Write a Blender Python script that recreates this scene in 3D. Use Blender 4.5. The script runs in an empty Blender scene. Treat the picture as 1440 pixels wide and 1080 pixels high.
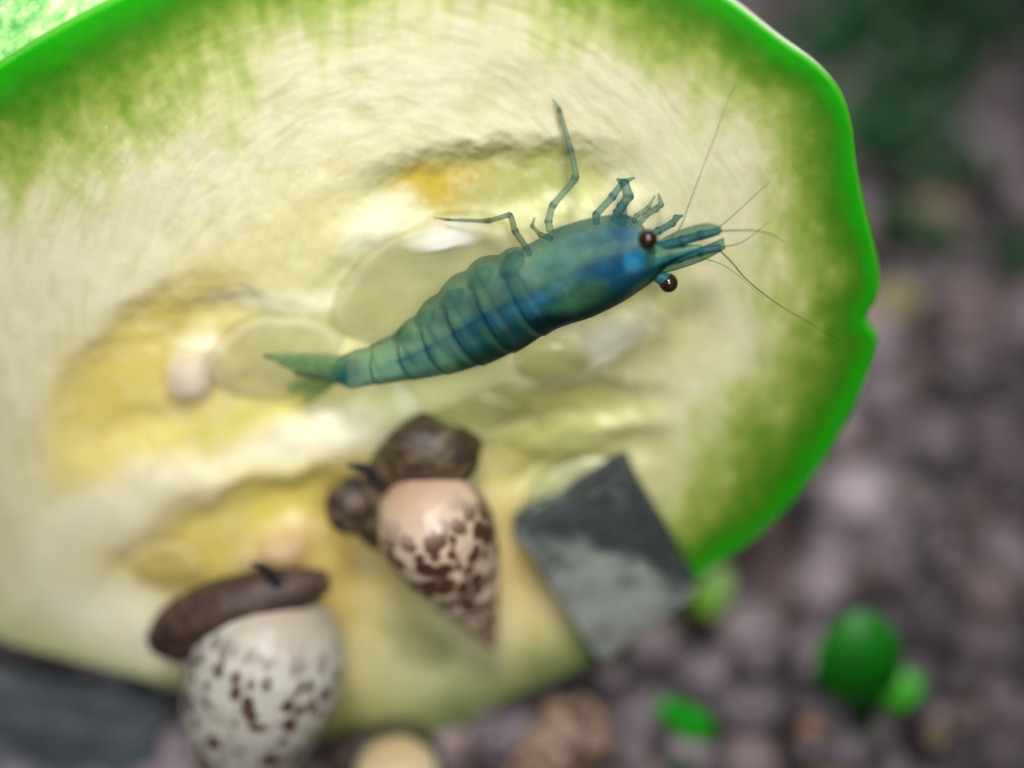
import bpy, bmesh, math, random
import numpy as np
from mathutils import Vector, Matrix

random.seed(7); rng = np.random.default_rng(7)
MM = 0.001
scene = bpy.context.scene
COL = scene.collection

# ------------------------------------------------------------------ camera
PITCH = math.radians(55.0)
CAMZ = 94.0                                   # millimetres above the substrate
FPX = 2642.0                                  # focal length in photo pixels (1440 wide)
FWD = np.array([0, math.cos(PITCH), -math.sin(PITCH)])
RGT = np.array([1.0, 0, 0])
UPV = np.array([0, math.sin(PITCH), math.cos(PITCH)])
CAM = np.array([0, 0, CAMZ])
cam_d = bpy.data.cameras.new('camera'); cam = bpy.data.objects.new('camera', cam_d); COL.objects.link(cam)
cam_d.sensor_width = 36.0; cam_d.lens = 36.0 * FPX / 1440.0
cam_d.clip_start = 0.005; cam_d.clip_end = 20
cam.location = CAM * MM
cam.rotation_euler = (math.radians(90) - PITCH, 0, 0)
cam_d.dof.use_dof = True
cam_d.dof.focus_distance = 82.3 * MM
cam_d.dof.aperture_fstop = cam_d.lens / 7.0   # 7 mm wide opening
cam_d.dof.aperture_blades = 0
scene.camera = cam

# ------------------------------------------------------------------ light: dim ambient glow, one aquarium lamp above and an added front fill
w = bpy.data.worlds.new('World'); scene.world = w; w.use_nodes = True
w.node_tree.nodes['Background'].inputs[0].default_value = (0.80, 0.88, 1.0, 1)
w.node_tree.nodes['Background'].inputs[1].default_value = 0.045
lamp_d = bpy.data.lights.new('aquarium_lamp', 'SPOT'); lamp = bpy.data.objects.new('aquarium_lamp', lamp_d); COL.objects.link(lamp)
LAMP_POS = np.array([-4.0, 26.0, 235.0]); LAMP_AIM = np.array([-6.0, 67.0, 15.0])
lamp_d.energy = 3.7
lamp_d.color = (0.98, 0.985, 1.0)
lamp_d.shadow_soft_size = 0.026
lamp_d.spot_size = math.radians(20.5); lamp_d.spot_blend = 0.85
lamp.location = LAMP_POS * MM
lamp.rotation_euler = Vector(LAMP_AIM - LAMP_POS).to_track_quat('-Z', 'Y').to_euler()
fill_d = bpy.data.lights.new('fill_spot', 'SPOT'); fill = bpy.data.objects.new('fill_spot', fill_d); COL.objects.link(fill)
FILL_POS = np.array([14.0, -70.0, 205.0])          # unseen fill spot, added behind the camera to soften shadows
fill_d.energy = 2.3; fill_d.color = (1.0, 0.985, 0.98); fill_d.shadow_soft_size = 0.03; fill_d.spot_size = math.radians(20.5); fill_d.spot_blend = 0.9
fill.location = FILL_POS * MM
fill.rotation_euler = Vector(np.array([-9.0, 63.0, 18.0]) - FILL_POS).to_track_quat('-Z', 'Y').to_euler()
scene.view_settings.view_transform = 'Standard'
scene.view_settings.look = 'None'
scene.view_settings.exposure = -0.36
scene.view_settings.gamma = 1.0
scene.cycles.max_bounces = 10
scene.cycles.transparent_max_bounces = 24

# ------------------------------------------------------------------ helpers
def P(px, py, d):
    """photo pixel + depth along the view axis (mm) -> world mm"""
    px = np.asarray(px, float); py = np.asarray(py, float); d = np.asarray(d, float)
    u = (px - 720) / FPX; v = (540 - py) / FPX
    return CAM + d[..., None] * (FWD + u[..., None] * RGT + v[..., None] * UPV)

# plane of the cut face: leaning back, its upper edge nearer the lens than its foot
TILT = 0.55
SN = (-TILT * UPV - FWD); SN /= np.linalg.norm(SN)
S0 = P(720, 300, 84.0)
SR = RGT.copy(); SU = np.cross(SN, SR)        # in-plane right and up
def SP(px, py, off=0.0):
    """photo pixel cast on the plane lying off mm in front of the cut face"""
    px = np.asarray(px, float); py = np.asarray(py, float)
    off = np.broadcast_to(np.asarray(off, float), px.shape)
    u = (px - 720) / FPX; v = (540 - py) / FPX
    ray = FWD + u[..., None] * RGT + v[..., None] * UPV
    d = (((S0 - CAM) @ SN) + off) / (ray @ SN)
    return CAM + d[..., None] * ray
def ground_pt(px, py, z=0.0):
    u = (px - 720) / FPX; v = (540 - py) / FPX
    ray = FWD + u * RGT + v * UPV
    return CAM + ray * ((z - CAM[2]) / ray[2])

def lin(c):
    c = np.asarray(c, float) / 255.0
    return np.where(c <= 0.04045, c / 12.92, ((c + 0.055) / 1.055) ** 2.4)

_perm = rng.random((8, 256, 256))
def vnoise(x, y, k=0):
    xi = np.floor(x).astype(int); yi = np.floor(y).astype(int)
    fx = x - xi; fy = y - yi
    fx = fx * fx * fx * (fx * (fx * 6 - 15) + 10); fy = fy * fy * fy * (fy * (fy * 6 - 15) + 10)
    t = _perm[k % 8]
    a = t[xi % 256, yi % 256]; b = t[(xi + 1) % 256, yi % 256]
    c = t[xi % 256, (yi + 1) % 256]; d = t[(xi + 1) % 256, (yi + 1) % 256]
    return (a * (1 - fx) + b * fx) * (1 - fy) + (c * (1 - fx) + d * fx) * fy
def fbm(x, y, k=0, o=4):
    s = 0; a = 0.5; n = 0
    for i in range(o):
        s = s + a * vnoise(x * 2 ** i + 13.7 * i, y * 2 ** i + 7.1 * i, k + i); n += a; a *= 0.5
    return s / n - 0.5
def sstep(a, b, x):
    t = np.clip((x - a) / (b - a), 0, 1); return t * t * (3 - 2 * t)
def blobmask(px, py, b):
    cx, cy, rx, ry, ang, soft = b[:6]
    a = math.radians(ang); dx = px - cx; dy = py - cy
    u = dx * math.cos(a) + dy * math.sin(a); v = -dx * math.sin(a) + dy * math.cos(a)
    r = np.sqrt((u / rx) ** 2 + (v / ry) ** 2)
    return 1 - sstep(1 - soft, 1 + soft, r)
def catmull(pts, n):
    pts = np.asarray(pts, float); m = len(pts)
    ext = np.vstack([2 * pts[0] - pts[1], pts, 2 * pts[-1] - pts[-2]])
    out = []
    for t in np.linspace(0, m - 1, n):
        i = min(int(t), m - 2); f = t - i
        p0, p1, p2, p3 = ext[i], ext[i + 1], ext[i + 2], ext[i + 3]
        out.append(0.5 * (2 * p1 + (p2 - p0) * f + (2 * p0 - 5 * p1 + 4 * p2 - p3) * f * f + (3 * p1 - p0 - 3 * p2 + p3) * f ** 3))
    return np.array(out)

def mesh_obj(name, verts, faces, mat, parent=None, smooth=True, col=None, alpha=None, uv=None, origin=None):
    """one mesh object; verts in world mm; its origin is put at origin (world mm) or under its parent"""
    verts = np.asarray(verts, float)
    if parent is not None: o0 = np.array(parent['_o'])
    else: o0 = np.asarray(origin if origin is not None else verts.mean(0), float)
    me = bpy.data.meshes.new(name)
    me.from_pydata(((verts - o0) * MM).tolist(), [], [list(map(int, f)) for f in faces])
    if smooth: me.polygons.foreach_set('use_smooth', np.ones(len(me.polygons), bool))
    if col is not None:
        c = np.ones((len(verts), 4)); c[:, :3] = col
        if alpha is not None: c[:, 3] = alpha
        a = me.color_attributes.new('pigment', 'FLOAT_COLOR', 'POINT'); a.data.foreach_set('color', c.astype(np.float32).ravel())
    if uv is not None:
        ul = me.uv_layers.new(name='UVMap'); li = np.empty(len(me.loops), int); me.loops.foreach_get('vertex_index', li)
        ul.data.foreach_set('uv', np.asarray(uv, np.float32)[li].ravel())
    me.materials.append(mat); me.update()
    o = bpy.data.objects.new(name, me); COL.objects.link(o)
    if parent is not None: o.parent = parent
    else: o.location = o0 * MM
    return o
def thing(name, label, cat, base, group=None):
    o = bpy.data.objects.new(name, None); COL.objects.link(o)
    o.location = np.asarray(base) * MM; o.empty_display_size = 0.002
    o['_o'] = [float(v) for v in base]; o['label'] = label; o['category'] = cat
    if group: o['group'] = group
    return o
def tag(o, label, cat, group=None):
    o['label'] = label; o['category'] = cat
    if group: o['group'] = group
    return o

def rings(R, closed_ends=True):
    """R: (n, m, 3) rings -> verts, faces"""
    n, m = R.shape[:2]; V = R.reshape(-1, 3); F = []
    for i in range(n - 1):
        for j in range(m):
            k = (j + 1) % m
            F.append((i * m + j, i * m + k, (i + 1) * m + k, (i + 1) * m + j))
    if closed_ends:
        V = np.vstack([V, R[0].mean(0), R[-1].mean(0)]); a = n * m; b = a + 1
        for j in range(m):
            k = (j + 1) % m
            F.append((a, k, j)); F.append((b, (n - 1) * m + j, (n - 1) * m + k))
    return V, F
def tube(pts, rad, m=8, flat=1.0, nrm=None):
    pts = np.asarray(pts, float); n = len(pts); rad = np.broadcast_to(np.asarray(rad, float), (n,))
    T = np.gradient(pts, axis=0); T /= np.linalg.norm(T, axis=1)[:, None]
    ref = SN if nrm is None else nrm
    R = np.zeros((n, m, 3))
    for i in range(n):
        a = np.cross(T[i], ref); a /= max(np.linalg.norm(a), 1e-6); b = np.cross(a, T[i])
        for j in range(m):
            t = 2 * math.pi * j / m
            R[i, j] = pts[i] + rad[i] * (math.cos(t) * a + flat * math.sin(t) * b)
    return rings(R)
def ico(sub):
    bm = bmesh.new(); bmesh.ops.create_icosphere(bm, subdivisions=sub, radius=1.0)
    v = np.array([x.co[:] for x in bm.verts]); f = [[q.index for q in p.verts] for p in bm.faces]; bm.free(); return v, f
ICO2, ICO2F = ico(2); ICO3, ICO3F = ico(3); ICO4, ICO4F = ico(4)

# ------------------------------------------------------------------ materials
def newmat(name):
    m = bpy.data.materials.new(name); m.use_nodes = True
    nt = m.node_tree; b = nt.nodes['Principled BSDF']; return m, nt, b
def noise_node(nt, scale, detail=4, rough=0.55, coord='Object', vec=None):
    n = nt.nodes.new('ShaderNodeTexNoise'); n.inputs['Scale'].default_value = scale
    n.inputs['Detail'].default_value = detail; n.inputs['Roughness'].default_value = rough
    if vec is None:
        t = nt.nodes.new('ShaderNodeTexCoord'); vec = t.outputs[coord]
    nt.links.new(vec, n.inputs['Vector']); return n
def ramp(nt, fac, stops):
    r = nt.nodes.new('ShaderNodeValToRGB'); e = r.color_ramp.elements
    while len(e) < len(stops): e.new(0.5)
    for q, (p, c) in zip(e, stops): q.position = p; q.color = (*c, 1) if len(c) == 3 else c
    nt.links.new(fac, r.inputs[0]); return r
def bump(nt, b, h, strength, dist):
    n = nt.nodes.new('ShaderNodeBump'); n.inputs['Strength'].default_value = strength; n.inputs['Distance'].default_value = dist
    nt.links.new(h, n.inputs['Height']); nt.links.new(n.outputs[0], b.inputs['Normal']); return n
def mixc(nt, a, b, fac, mode='MULTIPLY'):
    m = nt.nodes.new('ShaderNodeMix'); m.data_type = 'RGBA'; m.blend_type = mode
    for s, v in ((m.inputs[0], fac), (m.inputs[6], a), (m.inputs[7], b)):
        if hasattr(v, 'links'): nt.links.new(v, s)
        elif isinstance(v, (int, float)): s.default_value = v
        else: s.default_value = (*v, 1)
    return m.outputs[2]

def attr_material(name, rough=0.4, sss=0.0, sssr=(1, .7, .4), scale=0.0008, coat=0.0, nscale=900, nvar=0.25, bscale=1400, bstr=0.25, bdist=0.0001, seeded=False, spec=0.5):
    m, nt, b = newmat(name)
    a = nt.nodes.new('ShaderNodeAttribute'); a.attribute_name = 'pigment'
    n = noise_node(nt, nscale, 5)
    r = ramp(nt, n.outputs['Fac'], [(0.25, (1 - nvar,) * 3), (0.75, (1 + nvar * .35,) * 3)])
    nt.links.new(mixc(nt, a.outputs['Color'], r.outputs[0], 1.0), b.inputs['Base Color'])
    b.inputs['Roughness'].default_value = rough; b.inputs['Specular IOR Level'].default_value = spec
    b.inputs['Subsurface Weight'].default_value = sss; b.inputs['Subsurface Radius'].default_value = sssr; b.inputs['Subsurface Scale'].default_value = scale
    b.inputs['Coat Weight'].default_value = coat; b.inputs['Coat Roughness'].default_value = 0.12
    if bstr > 0: bump(nt, b, noise_node(nt, bscale, 6, 0.6).outputs['Fac'], bstr, bdist)
    return m

def film_material(name, rough=0.25, opac=None, nscale=1500, nvar=0.3, trans=0.35, bstr=0.2, coat=0.3, spec=0.5):
    """thin shell that lets light pass: pigment colour, pigment alpha = how dense the shell is"""
    m, nt, b = newmat(name)
    a = nt.nodes.new('ShaderNodeAttribute'); a.attribute_name = 'pigment'
    n = noise_node(nt, nscale, 5)
    r = ramp(nt, n.outputs['Fac'], [(0.3, (1 - nvar,) * 3), (0.72, (1 + nvar * .4,) * 3)])
    c = mixc(nt, a.outputs['Color'], r.outputs[0], 1.0)
    nt.links.new(c, b.inputs['Base Color']); b.inputs['Roughness'].default_value = rough
    b.inputs['Coat Weight'].default_value = coat; b.inputs['Coat Roughness'].default_value = 0.1; b.inputs['Specular IOR Level'].default_value = spec
    bump(nt, b, noise_node(nt, nscale * 1.4, 4).outputs['Fac'], bstr, 0.00006)
    tl = nt.nodes.new('ShaderNodeBsdfTranslucent'); nt.links.new(c, tl.inputs[0])
    m1 = nt.nodes.new('ShaderNodeMixShader'); m1.inputs[0].default_value = trans
    nt.links.new(b.outputs[0], m1.inputs[1]); nt.links.new(tl.outputs[0], m1.inputs[2])
    tr = nt.nodes.new('ShaderNodeBsdfTransparent')
    tint = mixc(nt, (1, 1, 1), c, 0.35, 'MIX'); nt.links.new(tint, tr.inputs[0])
    m2 = nt.nodes.new('ShaderNodeMixShader'); nt.links.new(a.outputs['Alpha'], m2.inputs[0])
    nt.links.new(tr.outputs[0], m2.inputs[1]); nt.links.new(m1.outputs[0], m2.inputs[2])
    nt.links.new(m2.outputs[0], nt.nodes['Material Output'].inputs['Surface'])
    return m

M_flesh = attr_material('zucchini_flesh', rough=0.42, sss=0.5, sssr=(1, .85, .4), scale=0.0013, coat=0.0, nscale=700, nvar=0.08, bscale=2500, bstr=0.12, bdist=0.00005, spec=0.4)
M_seed = film_material('seed_gel', rough=0.3, nscale=500, nvar=0.08, trans=0.3, bstr=0.1, coat=0.3)
M_shrimp = film_material('shrimp_shell', rough=0.5, nscale=1500, nvar=0.4, trans=0.42, bstr=0.15, coat=0.03, spec=0.22)
M_limb = film_material('shrimp_limb', rough=0.45, nscale=2500, nvar=0.25, trans=0.4, bstr=0.1, coat=0.02, spec=0.3)
M_soil = attr_material('soil_clay', rough=0.85, nscale=1500, nvar=0.4, bscale=1800, bstr=0.6, bdist=0.0003, spec=0.3)
M_snailbody = attr_material('snail_flesh', rough=0.55, sss=0.15, scale=0.0004, coat=0.0, nscale=2600, nvar=0.45, bscale=3000, bstr=0.35, bdist=0.00006)
M_leaf = attr_material('seedling_leaf', rough=0.35, sss=0.2, sssr=(.3, 1, .1), scale=0.0006, nscale=1500, nvar=0.25, bscale=2500, bstr=0.2)
M_stone = attr_material('slate_stone', rough=0.7, nscale=600, nvar=0.45, bscale=1500, bstr=0.6, bdist=0.0003)

m, nt, b = newmat('shrimp_eye'); b.inputs['Roughness'].default_value = 0.15
n = noise_node(nt, 4000, 3); r = ramp(nt, n.outputs['Fac'], [(0.35, (.006, .004, .003)), (0.75, (.045, .022, .014))]); nt.links.new(r.outputs[0], b.inputs['Base Color'])
M_eye = m

m, nt, b = newmat('zucchini_skin'); b.inputs['Roughness'].default_value = 0.45; b.inputs['Coat Weight'].default_value = 0.3
n1 = noise_node(nt, 900, 5, 0.65); r1 = ramp(nt, n1.outputs['Fac'], [(0.36, lin((96, 178, 96))), (0.5, lin((160, 224, 130))), (0.64, lin((228, 246, 186)))])
nt.links.new(r1.outputs[0], b.inputs['Base Color']); bump(nt, b, n1.outputs['Fac'], 0.4, 0.0002)
b.inputs['Subsurface Weight'].default_value = 0.25; b.inputs['Subsurface Radius'].default_value = (.4, 1, .3); b.inputs['Subsurface Scale'].default_value = 0.0008
M_skin = m

def shell_material(name, pale, brown, thr, sx, sy, warp=.7):
    m, nt, b = newmat(name); b.inputs['Roughness'].default_value = 0.42; b.inputs['Coat Weight'].default_value = 0.25; b.inputs['Coat Roughness'].default_value = 0.3
    uv = nt.nodes.new('ShaderNodeUVMap'); mp = nt.nodes.new('ShaderNodeMapping'); mp.inputs['Scale'].default_value = (sx, sy, 1)
    nt.links.new(uv.outputs[0], mp.inputs[0])
    vo = nt.nodes.new('ShaderNodeTexVoronoi'); vo.inputs['Scale'].default_value = 1.0; vo.inputs['Randomness'].default_value = 0.8
    nz = noise_node(nt, 1.7, 3, vec=mp.outputs[0])
    ad = nt.nodes.new('ShaderNodeVectorMath'); ad.operation = 'MULTIPLY_ADD'
    nt.links.new(nz.outputs['Color'], ad.inputs[0]); ad.inputs[1].default_value = (warp, warp, 0); nt.links.new(mp.outputs[0], ad.inputs[2])
    nt.links.new(ad.outputs[0], vo.inputs['Vector'])
    big = noise_node(nt, 0.55, 2, vec=mp.outputs[0])
    th = nt.nodes.new('ShaderNodeMath'); th.operation = 'MULTIPLY_ADD'; nt.links.new(big.outputs['Fac'], th.inputs[0]); th.inputs[1].default_value = -0.6; nt.links.new(vo.outputs['Distance'], th.inputs[2])
    rr = ramp(nt, th.outputs[0], [(0.0, brown), (thr, brown), (thr + 0.12, pale), (1.0, pale)])
    mp_fac = nt.nodes.new('ShaderNodeMapRange'); nt.links.new(th.outputs[0], mp_fac.inputs[0]); mp_fac.inputs[1].default_value = -0.8; mp_fac.inputs[2].default_value = 0.6
    nt.links.new(mp_fac.outputs[0], rr.inputs[0])
    a = nt.nodes.new('ShaderNodeAttribute'); a.attribute_name = 'pigment'
    pat = mixc(nt, pale, rr.outputs[0], a.outputs['Alpha'], 'MIX')
    nt.links.new(mixc(nt, pat, a.outputs['Color'], 1.0), b.inputs['Base Color'])
    mp2 = nt.nodes.new('ShaderNodeMapping'); mp2.inputs['Scale'].default_value = (60, 2.0, 1); nt.links.new(uv.outputs[0], mp2.inputs[0])
    g = noise_node(nt, 1.0, 4, vec=mp2.outputs[0]); bump(nt, b, g.outputs['Fac'], 0.2, 0.0001)
    b.inputs['Subsurface Weight'].default_value = 0.15; b.inputs['Subsurface Radius'].default_value = (1, .8, .6); b.inputs['Subsurface Scale'].default_value = 0.0004
    return m

# ------------------------------------------------------------------ substrate
SLOPE = SU[2] / SU[1]; _b = SP(540, 1052) - 6.5 * SN + 3.0 * SU; yb = _b[1] + (0 - _b[2]) / SLOPE + 1.2
def soil_h(x, y):
    h = 1.0 * fbm(x / 14 + 5, y / 14 + 9, 1, 3)
    bank = np.clip(SLOPE * (y - yb) - 1.0, 0, 20) * sstep(12, 3, x) * sstep(-60, -40, x)
    bank = bank * sstep(150, 80, y)
    return h + bank
gx = np.linspace(-150, 150, 121); gy = np.linspace(-60, 260, 129)
GX, GY = np.meshgrid(gx, gy, indexing='ij')
GV = np.stack([GX, GY, soil_h(GX, GY) - 0.9], -1).reshape(-1, 3)
nx, ny = GX.shape
GF = [(i * ny + j, (i + 1) * ny + j, (i + 1) * ny + j + 1, i * ny + j + 1) for i in range(nx - 1) for j in range(ny - 1)]
soil = mesh_obj('soil', GV, GF, M_soil, col=np.tile(lin((72, 63, 64)), (len(GV), 1)), origin=(0, 60, 0)); soil['kind'] = 'structure'

gv, gf, gc = [], [], []; off = 0
pal = [lin(c) for c in ((118, 107, 111), (106, 97, 102), (128, 116, 119), (92, 84, 88), (112, 98, 95), (78, 70, 71), (138, 126, 128), (104, 94, 98))]
F2 = np.array(ICO2F)
sp = 2.2
for ix in range(int(110 / sp)):
    for iy in range(int(125 / sp)):
        x = -46 + ix * sp + rng.normal(0, .55); y = 22 + iy * sp + rng.normal(0, .55)
        for layer in range(2 if rng.random() < .35 else 1):
            s = (.7 + 1.5 * rng.random() ** 1.8) * (1 if layer == 0 else .8)
            dirs = ICO2; k = int(rng.integers(0, 200))
            rad = 1 + 0.95 * fbm(dirs[:, 0] * 1.6 + k, dirs[:, 1] * 1.6 + dirs[:, 2] * 1.3 + k * .7, 2, 3)
            v = dirs * rad[:, None] * s * np.array([rng.uniform(.85, 1.25), rng.uniform(.85, 1.2), rng.uniform(.65, 1.0)])
            a = rng.uniform(0, 6.3); ca, sa = math.cos(a), math.sin(a)
            v = np.stack([v[:, 0] * ca - v[:, 1] * sa, v[:, 0] * sa + v[:, 1] * ca, v[:, 2]], 1)
            z = float(soil_h(np.array(x), np.array(y))) - .35 + layer * 1.4 + rng.normal(0, .25)
            # keep clear of the slice body
            c = np.array([x, y, z]); dist = (c - S0) @ SN
            if -8.5 < dist < s + .3 and z > 3.5 and x < 16: continue
            gv.append(v + c); gf.append(F2 + off); off += len(v)
            cc = pal[int(rng.integers(0, len(pal)))] * rng.uniform(1.0, 2.7)
            if rng.random() < .008: cc = lin((170, 148, 122))
            gc.append(np.tile(cc, (len(v), 1)))
gran = mesh_obj('soil_granules', np.vstack(gv), np.vstack(gf), M_soil, col=np.vstack(gc), origin=(0, 60, 0))
gran['kind'] = 'stuff'; gran['label'] = 'loose brown grey clay soil granules covering the aquarium floor'; gran['category'] = 'soil'

# ------------------------------------------------------------------ zucchini slice
OUT = [(0, 88), (60, 50), (150, 2), (255, -48), (400, -92), (560, -118), (720, -116), (880, -78), (965, -40), (1030, 0), (1095, 50), (1150, 90),
       (1184, 130), (1200, 178), (1207, 235), (1219, 295), (1233, 352), (1239, 392), (1234, 425), (1221, 450), (1236, 474), (1233, 500), (1213, 555),
       (1180, 620), (1142, 680), (1100, 728), (1050, 772), (1000, 806), (930, 858), (850, 925), (780, 962), (700, 998), (620, 1034), (540, 1052),
       (430, 1040), (330, 1004), (230, 968), (100, 934), (0, 905), (-120, 850), (-220, 740), (-285, 600), (-295, 450), (-250, 300), (-150, 180), (-70, 125)]
NA, NR = 1000, 230
out = np.array(OUT + OUT[:1], float)
oc = catmull(np.vstack([out[-3:-1], out, out[1:3]]), 6001)
# keep the central closed turn
seg = len(OUT); m_tot = len(OUT) + 1 + 4 - 1
t0, t1 = 2 / m_tot, (2 + seg) / m_tot
oc = oc[int(t0 * 6000):int(t1 * 6000)]
ln = np.r_[0, np.cumsum(np.linalg.norm(np.diff(np.vstack([oc, oc[:1]]), axis=0), axis=1))]
tt = np.linspace(0, ln[-1], NA + 1)[:-1]
occ = np.vstack([oc, oc[:1]])
EDGE = np.stack([np.interp(tt, ln, occ[:, 0]), np.interp(tt, ln, occ[:, 1])], 1)
CEN = np.array([540.0, 470.0])
rr_ = (np.linspace(0, 1, NR + 1)[1:]) ** 0.75
GXP = CEN[0] + rr_[:, None] * (EDGE[None, :, 0] - CEN[0]); GYP = CEN[1] + rr_[:, None] * (EDGE[None, :, 1] - CEN[1])
px = np.r_[GXP.ravel(), CEN[0]]; py = np.r_[GYP.ravel(), CEN[1]]
# distance (pixels) to the outline
edist = np.empty(len(px))
E4 = EDGE
for i in range(0, len(px), 8000):   # in blocks
    d2 = (px[i:i + 8000, None] - E4[None, :, 0]) ** 2 + (py[i:i + 8000, None] - E4[None, :, 1]) ** 2
    edist[i:i + 8000] = np.sqrt(d2.min(1))
ang = np.arctan2(py - CEN[1], px - CEN[0]); rad = np.hypot(px - CEN[0], py - CEN[1])
wx = px + 46 * fbm(px / 110, py / 110, 1) + 16 * fbm(px / 32, py / 32, 3); wy = py + 46 * fbm(px / 110 + 40, py / 110, 2) + 16 * fbm(px / 32 + 9, py / 32, 4)
# fibres running round the slice
fib = fbm(rad / 9 + 3 * fbm(px / 90, py / 90, 5), ang * 9 + 30, 3, 4)
fib2 = fbm(rad / 26, ang * 6 + 80, 6, 3)
grain = fbm(px / 7, py / 7, 2, 3)
colr = np.tile(lin((214, 207, 172)), (len(px), 1))
def lay(mask, c, k=1.0):
    global colr
    a = (mask * k)[:, None]; colr = colr * (1 - a) + lin(c) * a
ring = sstep(0.0, 1.0, (edist - 120) / 160)
lay(sstep(.0, .28, fib2), (218, 210, 174), .5); lay(sstep(.0, .28, -fib2), (192, 184, 128), .4)
lay(sstep(.05, .25, fib), (222, 216, 184), .28); lay(sstep(.05, .25, -fib), (184, 178, 126), .2)
# pulp, locules, pith and a few painted highlights: (cx, cy, rx, ry, angle, softness, colour, strength)
PULP_AND_GLINTS = [
 (560, 560, 440, 260, -22, .55, (206, 200, 128), .75),
 (450, 330, 190, 75, -25, .8, (196, 190, 122), .55),
 (700, 250, 165, 42, -6, .35, (158, 154, 76), .9),
 (612, 266, 48, 24, 0, .7, (182, 152, 34), .95),
 (770, 275, 75, 62, 10, .6, (166, 170, 90), .7),
 (215, 505, 135, 62, -42, .65, (206, 178, 48), .9),
 (150, 590, 70, 90, -20, .8, (208, 188, 84), .7),
 (240, 625, 170, 55, -10, .7, (216, 198, 96), .7),
 (350, 590, 120, 38, -10, .6, (214, 204, 90), .7),
 (330, 500, 130, 70, -8, .6, (204, 200, 134), .6),
 (330, 660, 240, 36, -17, .55, (228, 218, 182), .85),
 (460, 618, 90, 32, -15, .6, (234, 230, 202), .9),
 (140, 735, 110, 48, -20, .7, (228, 220, 188), .8),
 (330, 765, 210, 78, -20, .45, (208, 188, 84), .9),
 (420, 690, 75, 50, -10, .6, (210, 192, 70), .7),
 (290, 790, 60, 40, 0, .7, (206, 184, 80), .6),
 (395, 768, 48, 32, -10, .6, (236, 210, 170), .85),
 (165, 880, 130, 55, 20, .7, (226, 220, 196), .8),
 (500, 900, 110, 150, 10, .6, (190, 172, 92), .7),
 (465, 800, 40, 110, 0, .7, (188, 158, 60), .75),
 (610, 930, 80, 70, 0, .8, (190, 196, 140), .8),
 (720, 790, 60, 90, -15, .7, (206, 176, 80), .8),
 (740, 880, 50, 90, -20, .8, (214, 194, 130), .6),
 (800, 430, 140, 40, -10, .6, (212, 204, 118), .8),
 (930, 440, 60, 60, 0, .8, (196, 190, 98), .7),
 (860, 480, 60, 26, -25, .5, (250, 248, 226), .97),  # wet gel highlight, painted as white
 (790, 470, 90, 20, -12, .6, (244, 240, 196), .8),
 (640, 560, 110, 45, -8, .6, (210, 210, 138), .8),
 (575, 565, 14, 44, -32, .5, (232, 234, 190), .8),
 (790, 578, 120, 26, -4, .6, (176, 176, 82), .8),
 (820, 618, 90, 24, -5, .6, (218, 218, 158), .7),
 (740, 650, 70, 50, -20, .7, (172, 166, 82), .8),
 (830, 650, 80, 26, -18, .6, (160, 158, 92), .6),
 (930, 650, 36, 110, -25, .8, (186, 176, 110), .6),
 (1010, 600, 70, 170, 12, .8, (214, 212, 168), .7),
 (990, 250, 120, 170, 15, .9, (210, 208, 166), .6),
 (620, 335, 42, 24, -12, .5, (248, 246, 228), .95),  # lamp glint on wet gel, put into the colour
 (540, 320, 55, 30, -35, .6, (226, 224, 196), .8),
 (268, 520, 38, 28, -40, .5, (240, 232, 212), .95),  # painted highlight on the gel at left
 (285, 560, 60, 26, -20, .7, (196, 176, 112), .6),  # painted shade below that highlight
 (410, 430, 110, 16, -4, .7, (226, 222, 186), .8),
]
for b_ in PULP_AND_GLINTS:
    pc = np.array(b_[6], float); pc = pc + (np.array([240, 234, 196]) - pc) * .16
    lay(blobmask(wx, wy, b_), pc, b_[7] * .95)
lay(sstep(.02, .3, fbm(px / 18, py / 18, 3, 4)), (232, 228, 204), .28 * sstep(0, 1, (edist - 130) / 100).clip(0, 1).mean())
# green rind, its width changing round the slice
key = np.array([[-180, 150], [-150, 200], [-128, 205], [-110, 165], [-90, 120], [-60, 150], [-45, 150], [-30, 130], [-15, 150], [0, 140], [15, 175], [35, 110], [55, 85], [75, 75], [95, 75], [115, 30], [150, 45], [180, 150]], float)
gw = 1.2 * np.interp(np.degrees(ang), key[:, 0], key[:, 1]) * (1 + .55 * fbm(px / 70, py / 70, 6, 4) + .5 * fbm(px / 25, ang * 14, 2, 3))
q = edist / gw
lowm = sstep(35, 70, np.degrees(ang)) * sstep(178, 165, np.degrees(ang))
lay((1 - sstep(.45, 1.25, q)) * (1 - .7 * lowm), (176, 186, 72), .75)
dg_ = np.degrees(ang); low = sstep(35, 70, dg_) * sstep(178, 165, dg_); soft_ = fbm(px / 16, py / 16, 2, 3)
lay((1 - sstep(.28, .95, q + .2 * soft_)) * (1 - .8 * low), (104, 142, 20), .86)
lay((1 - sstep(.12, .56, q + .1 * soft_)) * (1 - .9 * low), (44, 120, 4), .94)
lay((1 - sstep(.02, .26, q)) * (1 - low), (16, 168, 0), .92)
lay((1 - sstep(.0, .9, q)) * low * sstep(125, 100, dg_), (70, 92, 28), .75)  # olive shade along the lower rim, painted into the colour
lay((1 - sstep(3, 8, edist)) * (1 - low), (120, 205, 70), .55)
lay((1 - sstep(2, 5, edist)) * sstep(-62, -52, dg_) * sstep(-28, -36, dg_), (232, 250, 205), .9)  # rim highlight on the upper right edge, painted as a pale line
# pale specks: starch grains on the surface
spk = vnoise(px / 3.1, py / 3.1, 7); lay(sstep(.978, .998, spk) * sstep(90, 160, edist), (238, 236, 222), .6)
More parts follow.
